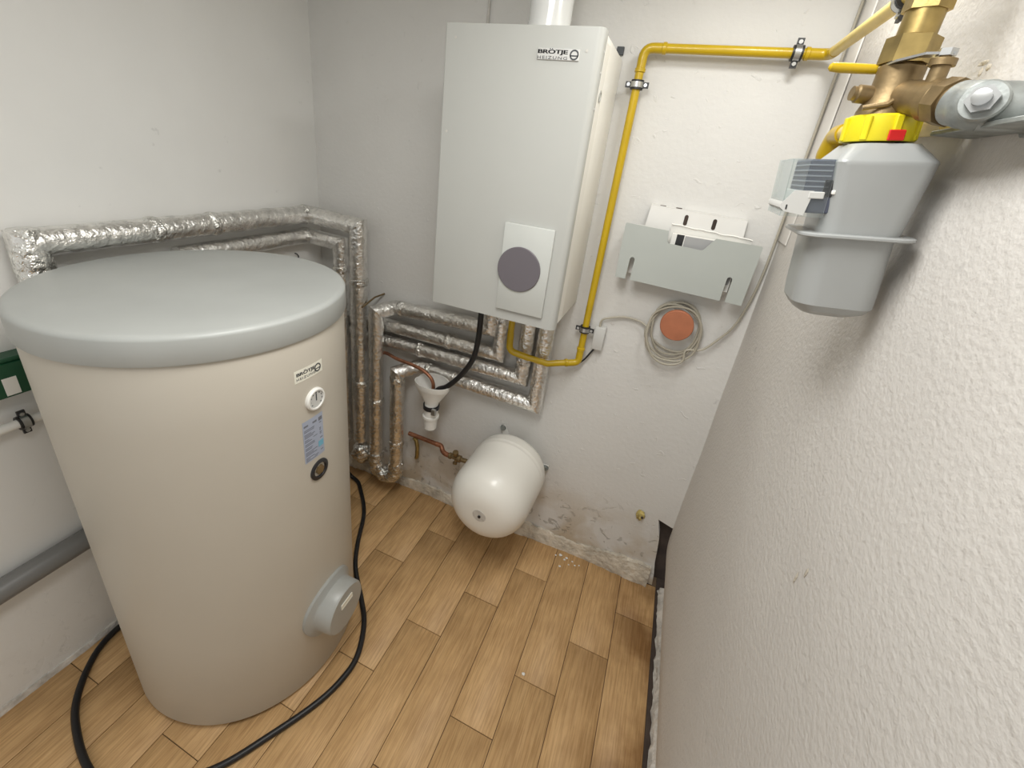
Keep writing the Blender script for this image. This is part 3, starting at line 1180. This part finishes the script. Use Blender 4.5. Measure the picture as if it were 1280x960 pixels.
obj('bend', add_tube(NB(), fillet([(1.22, -.114, 1.092), (1.128, -.122, 1.105), (1.125, -.122, 1.19)], .035), GR + .001, 18), MT['yellow'], gas)
obj('pipe_section', add_tube(NB(), [(1.125, -.122, 1.15), (1.125, -.122, BZ0 + .002)], GR, 18), MT['yellow'], gas)
for p, d in (((KX - .058, GY, 2.25), (1, 0, 0)), ((GXV + .062, GY, 2.249), (1, 0, 0)), ((GXV, GY, 2.185), (0, 0, 1)), ((1.4185, GY, 1.165), (0, 0, 1)), ((1.372, -.0635, 1.0935), (-1, -.58, -.12))):
    bm = NB()
    add_lathe(bm, [(-.007, GR), (-.005, GR + .0035), (.005, GR + .0035), (.007, GR)], p, d, 20)
    obj('fitting_ring', bm, MT['yellow'], gas)
pipe_clip('pipe_clip', (1.4237, GY, 2.143), (0, 0, 1), GR, 'rubber-lined clip holding the yellow gas pipe near its upper bend', (0, .040, 0), (1, 0, 0))
pipe_clip('pipe_clip', (1.418, GY, 1.255), (0, 0, 1), GR, 'rubber-lined clip holding the yellow gas pipe near its lower bend', (0, .040, 0), (1, 0, 0))
pipe_clip('pipe_clip', (1.860, GY, 2.25), (1, 0, 0), GR, 'rubber-lined clip on the horizontal yellow pipe near the right corner', (0, .040, 0), (0, 0, 1))
pipe_clip('pipe_clip', (KX, -.560, 2.233), (0, 1, 0), GR, 'dark clip on the yellow pipe beside the brass riser', (.050, 0, 0), (0, 0, 1))

# second gas pipe behind the meter
g2 = thing('gas_pipe', (W, -.40, 2.01), 'short yellow pipe along the right wall behind the meter', 'gas pipe')
obj('pipe_section', add_tube(NB(), [(W - .0235, -.888, 2.001), (W - .0235, -.375, 2.022)], .019, 18), MT['yellow_pale'], g2)
obj('bend', add_tube(NB(), fillet([(W - .0245, -.39, 2.0215), (W - .0245, -.315, 2.022), (W - .0265, -.292, 1.969), (W - .003, -.292, 1.952)], .03), .0225, 18), MT['yellow'], g2)

# ------------------------------------------------------------------ gas meter with its brass fittings
AX, AY = 1.894, -.865
ft = thing('meter_fitting', (AX, AY, 2.0), 'brown brass riser and tee above the grey gas meter', 'pipe fitting')
up = V((0, 0, 1))
bm = NB()
add_lathe(bm, [(1.995, .035), (2.005, .034), (2.018, .030), (2.040, .0275), (2.062, .0275), (2.066, .024), (2.07, .024)], (AX, AY, 0), up, 36, closed=True)
tee = obj('tee_body', bm, MT['bronze'], ft)
arm = V((.057, -.155, -.030)).normalized()
ao = V((AX + .004, AY, 2.028))
bm = NB()
add_lathe(bm, [(0, .021), (.068, .022), (.07, .025), (.083, .025), (.085, .023)], ao, arm, 30, closed=True)
obj('tee_arm', bm, MT['bronze'], ft)
bm = NB()
add_lathe(bm, [(0, .012), (.040, .012), (.042, .0095), (.047, .0095), (.047, 0)], (AX - .004, AY, 2.026), (-1, -.15, .02), 22)
tp = obj('test_nipple', bm, MT['bronze'], ft)
bm = NB()
add_tube(bm, [(AX - .036, AY - .030, 2.006), (AX - .010, AY - .034, 2.012), (AX + .012, AY - .030, 2.032), (AX + .022, AY - .018, 2.044)], .0035, 8)
obj('cast_rib', bm, MT['bronze'], ft)
bm = NB()
add_hex(bm, (AX, AY, 2.066), up, .0315, .032, 6, .3)
obj('union_nut', bm, MT['brass'], ft)
bm = NB()
add_lathe(bm, [(2.094, .027), (2.100, .0225), (2.130, .0225), (2.131, .024), (2.140, .024), (2.141, .021), (2.2, .021), (2.52, .021)], (AX, AY, 0), up, 32, closed=True)
obj('riser', bm, MT['brass'], ft)
bm = NB()
add_hex(bm, (AX, AY, 2.128), up, .0275, .018, 6, .1)
obj('riser_nut', bm, MT['brass'], ft)
bm = NB()
add_hex(bm, ao + arm * .086, arm, .0275, .020, 8, .2)
add_lathe(bm, [(.104, .023), (.114, .023)], ao, arm, 28, closed=True)
obj('arm_nut', bm, MT['bronze'], ft)
bm = NB()
add_lathe(bm, [(.110, .023), (.112, .0250), (.124, .0250), (.128, .0262), (.150, .0262), (.165, .020), (.170, 0)], ao, arm, 32)
bc = ao + arm * .148
wd_ = V((W - .0015 - bc.x, -.012, .0)).length
add_lathe(bm, [(0, .026), (wd_ - .006, .026), (wd_ - .006, .030), (wd_, .030)], bc, (W - .0015 - bc.x, -.012, 0), 32, closed=True)
gv = obj('galvanised_elbow', bm, MT['galv'], ft)
gv['label'] = 'light grey galvanised elbow with a hex screw'
nd = V((-.50, -.86, .06)).normalized()
bm = NB()
add_lathe(bm, [(0, .0215), (.028, .0215), (.030, .0195), (.030, 0)], bc, nd, 28)
obj('boss', bm, MT['galv'], gv)
bm = NB()
add_hex(bm, bc + nd * .0301, nd, .0145, .009, 6, .25)
hn = obj('hex_nut', bm, MT['zinc'], gv)
bm = NB()
add_lathe(bm, [(.039, .0085), (.047, .0085), (.048, 0)], bc, nd, 16)
obj('bolt_end', bm, MT['zinc'], gv)
wpl = obj('wall_plate', add_box(NB(), (W - .048, -1.16, 1.978), (W - .0025, -.895, 1.984), .001, 1), MT['galv'], ft)
obj('plate_web', add_box(NB(), (W - .009, -1.16, 1.984), (W - .0025, -.895, 1.999), .001, 1), MT['galv'], wpl)
# lever
bm = NB()
add_lathe(bm, [(0, .010), (.020, .010), (.020, .014), (.028, .014), (.028, .006), (.036, .006)], ao + arm * .060 + V((0, 0, .018)), (0, 0, 1), 20, closed=True)
obj('valve_stem', bm, MT['bronze'], ft)
bm = NB()
hx = ao + arm * .060 + V((0, 0, .049))
add_hex(bm, hx, (0, 0, 1), .0105, .008)
obj('stem_nut', bm, MT['zinc'], ft)
bm = NB()
lv = [hx + V((.006, 0, .001)), hx + V((-.022, .008, .001)), hx + V((-.045, .030, -.004)), V((1.868, -.846, 2.0615))]
w2 = V((0, .009, 0))
for a, b in zip(lv, lv[1:]):
    add_prism(bm, [a - w2, b - w2, b + w2, a + w2], (0, 0, .003))
lvo = obj('lever', bm, MT['zinc'], ft)
bm = add_tube(NB(), [(1.880, -.850, 2.063), (1.866, -.846, 2.063), (1.822, -.846, 2.063), (1.811, -.846, 2.0635), (1.808, -.846, 2.064)], [.006, .0065, .0070, .006, .003], 14)
obj('lever_grip', bm, MT['yellow'], lvo)

# meter body: local frame, z up the meter axis, leaning slightly towards the wall
lean = Matrix.Translation((1.897, AY, 1.986)) @ Matrix.Rotation(math.radians(-5.2), 4, 'Y')
mt = thing('gas_meter', (1.925, AY, 1.715), 'grey two-piece gas meter hanging under a yellow nut', 'gas meter')


def rrect(hx, hy, r, z, n=6, cx=0.0, cy=0.0):
    pts = []
    for (sx, sy, a0) in ((1, 1, 0), (-1, 1, PI / 2), (-1, -1, PI), (1, -1, 1.5 * PI)):
        for k in range(n + 1):
            a = a0 + PI / 2 * k / n
            pts.append(V((cx + sx * (hx - r) + r * math.cos(a), cy + sy * (hy - r) + r * math.sin(a), z)))
    return pts


def loft(rings, mtx, cap=True):
    bm = NB()
    vs = [[bm.verts.new(mtx @ p) for p in q] for q in rings]
    for a, b in zip(vs, vs[1:]):
        n = len(a)
        for k in range(n):
            bm.faces.new((a[k], a[(k + 1) % n], b[(k + 1) % n], b[k]))
    if cap:
        bm.faces.new(vs[0])
        bm.faces.new(vs[-1])
    return bm


bm = NB()
n = 8
add_lathe(bm, [(-.020, .0445), (-.018, .0455), (.013, .0425), (.0155, .040), (.0155, .033)], (0, 0, 0), (0, 0, 1), 48, closed=True)
for k in range(n):
    a = 2 * PI * k / n + .15
    m_ = Matrix.Rotation(a, 4, 'Z')
    add_box(bm, (.040, -.0045, -.019), (.0475, .0045, .013), .0012, 1, m_)
bmesh.ops.transform(bm, matrix=lean, verts=bm.verts)
nut = obj('union_nut', bm, MT['ring_yellow'], mt)
nut['label'] = 'ribbed yellow union nut'
bm = add_box(NB(), (-.009, -.0495, -.020), (.011, -.0462, -.006), .001, 1)
bmesh.ops.transform(bm, matrix=lean @ Matrix.Rotation(math.radians(8), 4, 'Z'), verts=bm.verts)
obj('red_seal', bm, MT['red'], nut)
c0 = .004
bm = loft([rrect(.030, .034, .020, -.0215, cx=c0), rrect(.042, .047, .022, -.0235, cx=c0), rrect(.0595, .066, .016, -.046, cx=c0), rrect(.0605, .067, .016, -.049, cx=c0), rrect(.0602, .067, .018, -.054, cx=c0),
           rrect(.0560, .062, .024, -.118, cx=c0 - .001), rrect(.0545, .060, .026, -.150, cx=c0 - .003)], lean)
obj('upper_case', bm, MT['meter'], mt, 25)
bm = loft([rrect(.0725, .072, .028, -.1495, cx=-.003), rrect(.075, .0745, .030, -.1512, cx=-.003), rrect(.075, .0745, .030, -.1542, cx=-.003), rrect(.0725, .072, .028, -.156, cx=-.003)], lean)
obj('flange', bm, MT['meter'], mt, 30)
bm = loft([rrect(.0565, .060, .032, -.155, cx=-.0035), rrect(.0575, .058, .032, -.240, cx=-.001), rrect(.057, .057, .032, -.264, cx=0), rrect(.050, .050, .030, -.275, cx=0), rrect(.034, .034, .022, -.284, cx=-.002)], lean)
obj('lower_case', bm, MT['meter'], mt, 25)
# register
def mb(lo, hi, bev=.001, seg=1):
    b = add_box(NB(), lo, hi, bev, seg)
    bmesh.ops.transform(b, matrix=lean, verts=b.verts)
    return b
XF = -.050
rg = obj('register', mb((XF - .036, -.054, -.122), (XF + .004, .046, -.046), .002), MT['register'], mt)
for k in range(6):
    z = -.055 - k * .0075
    obj('register_line', mb((XF - .0372, -.0552, z), (XF - .006, .040, z + .0022), .0003), MT['register_lt'], rg)
obj('drive_block', mb((XF - .012, -.056, -.098), (XF + .002, -.050, -.074)), MT['black_plastic'], rg)
obj('seal_pin', mb((XF - .001, -.060, -.094), (XF + .004, -.054, -.088)), MT['white'], rg)
# clear window box (walls only)
bm = NB()
xo, xi = XF - .060, XF - .003
for lo, hi in (((xo, -.056, -.128), (xo + .0018, .050, -.046)), ((xo, -.056, -.0475), (xi, .050, -.0455)), ((xo, -.0575, -.128), (xi, -.056, -.046)), ((xo, .050, -.128), (xi, .0515, -.046))):
    add_box(bm, lo, hi)
bmesh.ops.transform(bm, matrix=lean, verts=bm.verts)
obj('window_box', bm, MT['clear'], mt)
bm = NB()
add_prism(bm, [(xo - .002, -.059, -.110), (xo + .012, -.059, -.090), (xi - .020, -.059, -.090), (xi - .026, -.059, -.126), (xo + .004, -.059, -.121), (xo - .002, -.059, -.116)], (0, .112, 0))
bmesh.ops.transform(bm, matrix=lean, verts=bm.verts)
lc = obj('register_cover', bm, MT['box_grey'], mt)
bm = mb((xo + .005, -.0598, -.118), (xo + .007, -.0589, -.111), .0002)
obj('cover_slot', bm, MT['black_plastic'], lc)
obj('cover_arm', mb((xi - .026, -.060, -.101), (xi - .006, -.052, -.091)), MT['box_grey'], lc)

# ------------------------------------------------------------------ document holder with papers
hd = thing('document_holder', (1.71, 0, 1.5), 'grey sheet-metal document holder hung on the back wall', 'document holder')
HY = -.082
def slot(cx, zt, zb, w_, dx):
    """open-bottomed slot outline going bottom-right -> top -> bottom-left"""
    pts = [(cx - dx + w_, zb), (cx + w_, zt - w_)]
    for k in range(1, 6):
        a = PI * k / 6
        pts.append((cx + w_ * math.cos(a), zt - w_ + w_ * math.sin(a)))
    pts += [(cx - w_, zt - w_), (cx - dx - w_, zb)]
    return pts
outl = [(1.495, 1.507), (1.491, 1.703), (1.494, 1.707), (1.641, 1.7025), (1.645, 1.668), (1.650, 1.660), (1.762, 1.655), (1.768, 1.659), (1.797, 1.702), (1.938, 1.701), (1.942, 1.697), (1.938, 1.4925)]
def zb(x):
    return 1.507 + (x - 1.495) / .443 * (1.4925 - 1.507)
sl = slot(1.876, 1.583, zb(1.868), .0085, .001) + slot(1.542, 1.590, zb(1.542), .0085, .001)
bm = NB()
add_prism(bm, [(x, HY, z) for x, z in outl + sl], (0, .002, 0))
obj('front_plate', bm, MT['holder'], hd)
obj('side_plate', add_box(NB(), (1.4965, HY + .002, 1.53), (1.4985, -.004, 1.70)), MT['holder'], hd)
obj('side_plate', add_box(NB(), (1.930, HY + .002, 1.52), (1.932, -.004, 1.69)), MT['holder'], hd)
obj('bottom_plate', add_box(NB(), (1.556, HY + .002, 1.517), (1.856, -.004, 1.519)), MT['holder'], hd)
bp_ = [(1.500, 1.52), (1.500, 1.700), (1.555, 1.702), (1.560, 1.777), (1.880, 1.770), (1.884, 1.695), (1.928, 1.69), (1.926, 1.505)]
bm = NB()
add_prism(bm, [(x, -.0265, z) for x, z in bp_], (0, .0015, 0))
bp = obj('back_plate', bm, MT['white_metal'], hd)
bm = NB()
add_prism(bm, [(1.560, -.027, 1.7762), (1.880, -.027, 1.7692), (1.880, -.027, 1.7707), (1.560, -.027, 1.7777)], (0, .0255, 0))
obj('top_fold', bm, MT['white_metal'], bp)
for x in (1.600, 1.655):
    obj('fold_hole', add_box(NB(), (x - .010, -.020, 1.7760), (x + .010, -.012, 1.7785)), MT['dark'], bp)
for x in (1.687, 1.781):
    bm = NB()
    o1 = [(x + .0065 * math.cos(a), 1.753 + .0065 * math.sin(a)) for a in [PI * k / 6 for k in range(7)]]
    o2 = [(x + .0065 * math.cos(a), 1.729 + .0065 * math.sin(a)) for a in [PI + PI * k / 6 for k in range(7)]]
    add_prism(bm, [(px, -.0272, pz) for px, pz in o1 + o2], (0, .0008, 0))
    obj('keyhole_slot', bm, MT['dark'], bp)
bk = thing('booklet', (1.77, -.05, 1.522), 'white booklet with a black stripe and grey panel showing in the holder cut-out', 'booklet')
obj('pages', add_box(NB(), (1.655, -.056, 1.523), (1.885, -.042, 1.694), .001, 1), MT['paper'], bk)
obj('black_stripe', add_box(NB(), (1.672, -.0568, 1.55), (1.697, -.0555, 1.693)), MT['black_plastic'], bk)
obj('grey_panel', add_box(NB(), (1.700, -.0568, 1.55), (1.880, -.0555, 1.691)), MT['paper_grey'], bk)
pp = thing('paper_sheaf', (1.75, -.036, 1.522), 'thin sheaf of white papers standing behind the booklet, edge curling over the top', 'papers')
bm = NB()
n = 20
g = []
for i in range(n + 1):
    x = 1.645 + (1.912 - 1.645) * i / n
    zt = 1.722 - .012 * i / n + .004 * noise.noise(V((x * 30, 0, 0)))
    g.append([(x, -.036, 1.525), (x, -.036, 1.68), (x, -.036, zt - .006), (x, -.037, zt - .002), (x, -.040, zt + .003 * noise.noise(V((x * 40, 3, 0))))])
vs = [[bm.verts.new(p) for p in col] for col in g]
v2 = [[bm.verts.new(V(p) + V((0, .003, .003 if j > 1 else 0))) for j, p in enumerate(col)] for col in g]
for i in range(n):
    for j in range(4):
        bm.faces.new((vs[i][j], vs[i + 1][j], vs[i + 1][j + 1], vs[i][j + 1]))
        bm.faces.new((v2[i][j], v2[i][j + 1], v2[i + 1][j + 1], v2[i + 1][j]))
    for j in (0, 4):
        bm.faces.new((vs[i][j], v2[i][j], v2[i + 1][j], vs[i + 1][j]))
for i in (0, n):
    for j in range(4):
        bm.faces.new((vs[i][j], vs[i][j + 1], v2[i][j + 1], v2[i][j]))
obj('sheets', bm, MT['paper'], pp)

# ------------------------------------------------------------------ cable, reel and sensor box
rc = V((1.756, 0, 1.364))
rl_ = thing('cable_reel', rc, 'round orange-brown knob on a white base inside the wound cable', 'cable holder')
bm = NB()
add_lathe(bm, [(0.001, .050), (.022, .050), (.024, .044), (.046, .040)], rc, (0, -1, 0), 40, closed=True)
obj('reel_base', bm, MT['white'], rl_)
bm = NB()
add_lathe(bm, [(.046, .056), (.049, .060), (.062, .060), (.066, .057), (.068, 0)], rc, (0, -1, 0), 48)
bm.faces.new([v for v in bm.verts[:48]])
kb = obj('knob', bm, MT['terracotta'], rl_)
pth = [(1.474, -.018, 1.272), (1.474, -.018, 1.295), (1.490, -.018, 1.313), (1.56, -.014, 1.335), (1.62, -.016, 1.334), (1.656, -.025, 1.322)]
nl = 4
for k in range(nl * 12 + 5):
    a = PI * 1.02 + 2 * PI * k / 12
    lp = k // 12
    rr = (.088 + .004 * lp + .004 * math.sin(k * 1.9))
    cx, cz = 1.754 + .006 * math.sin(lp * 2.1), 1.345 - .006 * lp + .004 * math.cos(lp * 1.3)
    # the loops sag below the knob
    z = cz + rr * 1.10 * math.sin(a) - (.012 if math.sin(a) < 0 else 0)
    pth.append((cx + rr * .98 * math.cos(a), -.016 - .007 * lp + .006 * math.sin(k * .9 + lp), z))
pth += [(1.815, -.034, 1.266), (1.87, -.026, 1.281), (1.915, -.022, 1.338), (1.950, -.020, 1.40), (1.972, -.016, 1.50), (1.982, -.014, 1.62), (1.9835, -.010, 1.80), (1.9835, -.008, 2.05), (1.9835, -.008, CEIL - .002)]
bm = add_tube(NB(), smooth_path(pth, 4), .0042, 8)
tag(obj('wound_cable', bm, MT['cable_grey']), 'grey cable wound in loops round the orange-brown knob and led to the corner', 'cable')
sb = thing('junction_box', (1.48, 0, 1.22), 'small grey junction box on the wall beside the lower pipe clip', 'junction box')
bm = NB()
add_box(bm, (1.457, -.032, 1.172), (1.502, -.001, 1.272), .003, 2)
obj('housing', bm, MT['box_grey'], sb)
obj('cover_joint', add_box(NB(), (1.4565, -.0155, 1.1715), (1.5025, -.0140, 1.2725)), MT['cap'], sb)
bm = add_tube(NB(), smooth_path([(1.472, -.016, 1.173), (1.462, -.018, 1.155), (1.435, -.020, 1.105), (1.400, -.020, 1.073), (1.355, -.022, 1.060), (1.318, -.030, 1.075)], 8), .004, 8)
tag(obj('sensor_cable', bm, MT['black']), 'short black cable drooping from the grey junction box behind the yellow pipe', 'cable')

# ------------------------------------------------------------------ left wall things behind the tank
gp = thing('drain_pipe', (.036, -.9, .495), 'dark grey plastic drain pipe along the left wall low behind the tank', 'pipe')
obj('pipe_section', add_tube(NB(), [(.038, -2.0, .490), (.038, -.20, .508)], .036, 24), MT['grey_pipe'], gp)
wp = thing('water_pipe', (.03, -1.2, 1.006), 'thin white water pipe along the left wall behind the tank', 'pipe')
obj('pipe_section', add_tube(NB(), [(.034, -1.9, 1.010), (.034, -.95, 1.004)], .0135, 16), MT['white'], wp)
pipe_clip('pipe_clip', (.034, -1.242, 1.0065), (0, 1, 0), .0135, 'black clip round the white water pipe behind the tank', (-.032, 0, 0), (0, 0, 1))
gb = thing('pump_box', (.0, -1.24, 1.1), 'dark green box with a white label on the left wall under the tank lid', 'control box')
obj('housing', add_box(NB(), (.001, -1.36, 1.105), (.060, -1.165, 1.205), .006, 2), MT['green'], gb)
obj('label_plate', add_box(NB(), (.0605, -1.262, 1.112), (.0615, -1.232, 1.165), .0004, 1), MT['white'], gb)
obj('top_cover', add_box(NB(), (.001, -1.355, 1.2055), (.055, -1.17, 1.218), .003, 1), MT['green'], gb)
bm = add_tube(NB(), [(.001, -.172, 1.328), (.014, -.172, 1.326), (.022, -.172, 1.318), (.020, -.172, 1.306), (.012, -.172, 1.302)], .0028, 8)
tag(obj('wall_hook', bm, MT['black_plastic']), 'tiny dark hook on the left wall under the foil pipes', 'hook')
bm = add_tube(NB(), [(.335, -.003, 1.128), (.300, -.045, 1.112), (.372, -.105, 1.152)], .0045, 8)
bm.free()
bm = add_tube(NB(), [(.395, -.003, 1.168), (.378, -.060, 1.160), (.393, -.172, 1.143)], .0045, 8)
tag(obj('pipe_hanger', bm, MT['bronze']), 'thin dark rod sticking out above the bend of the topmost horizontal pipe', 'rod')

# ------------------------------------------------------------------ floor cable and small leftovers
fcp = [(.236, -.135, .060), (.250, -.118, .020), (.300, -.128, .0115), (.348, -.163, .0115), (.482, -.296, .0115), (.585, -.475, .0115), (.664, -.587, .0115), (.789, -.700, .0115),
       (.865, -.779, .0115), (.921, -.891, .0115), (.922, -.984, .0115), (.894, -1.079, .0115), (.827, -1.207, .0115), (.742, -1.341, .0115), (.62, -1.44, .0115), (.50, -1.50, .0115), (.399, -1.497, .0115), (.283, -1.465, .0115),
       (.179, -1.417, .0115), (.090, -1.337, .0115), (.040, -1.255, .0115), (.028, -1.14, .0115), (.034, -1.00, .0115), (.034, -.85, .0115)]
bm = add_tube(NB(), smooth_path(fcp, 8), .0108, 12)
tag(obj('floor_cable', bm, MT['black']), 'thick black cable lying in a loop on the tiles around the tank', 'cable')
foam = thing('foam_plug', (1.845, 0, .396), 'yellowish foam plug in a hole near the foot of the back wall', 'foam plug')
bm = add_crumple(NB(), (1.845, -.006, .398), .020, .012, .026, .35, 3, 16, 5)
obj('foam_lump', bm, MT['foam'], foam, 60)
bm = NB()
add_lathe(bm, [(0, .007), (.016, .006), (.017, 0)], (1.852, -.004, .397), (.1, -1, 0), 12)
obj('plug_hole', bm, MT['dark'], foam)
crumbs = [(1.541, -.659, .007), (1.532, -.050, .009), (1.558, -.066, .006), (1.566, -.052, .007), (1.598, -.058, .005), (1.546, -.115, .006), (1.585, -.085, .004), (1.615, -.075, .005), (1.510, -.060, .005), (1.635, -.065, .004)]
for i, (x, y, r) in enumerate(crumbs):
    bm = add_crumple(NB(), (x, y, r * .55), r, r * .8, r * .55, .3, 2, 16, i * 3.3)
    o = obj('plaster_crumb', bm, MT['white'], None, 20)
    if i == 0:
        tag(o, 'single white plaster crumb alone in the middle of the tiles', 'crumb')
    else:
        tag(o, 'white plaster crumb fallen on the tiles at the foot of the back wall', 'crumb', 'plaster crumbs by the mortar fillet')

# ------------------------------------------------------------------ lamps (out of frame, on the ceiling; the long one is added fill)
l1 = thing('main_or_fill_lamp', (MAIN_LAMP[0], MAIN_LAMP[1], CEIL), 'round white ceiling lamp above the gas meter, outside the frame', 'lamp')
bm = NB()
add_lathe(bm, [(0, .11), (-.03, .11), (-.04, .10), (-.045, 0)], (MAIN_LAMP[0], MAIN_LAMP[1], CEIL - .001), (0, 0, 1), 40)
obj('lamp_base', bm, MT['white'], l1)
l2 = thing('main_or_fill_lamp', (FILL_LAMP[0], FILL_LAMP[1], CEIL), 'long white fill lamp added over the middle of the floor, outside the frame', 'lamp')
obj('lamp_base', add_box(NB(), (FILL_LAMP[0] - .12, FILL_LAMP[1] - .46, CEIL - .045), (FILL_LAMP[0] + .12, FILL_LAMP[1] + .46, CEIL - .001), .006, 2), MT['white'], l2)
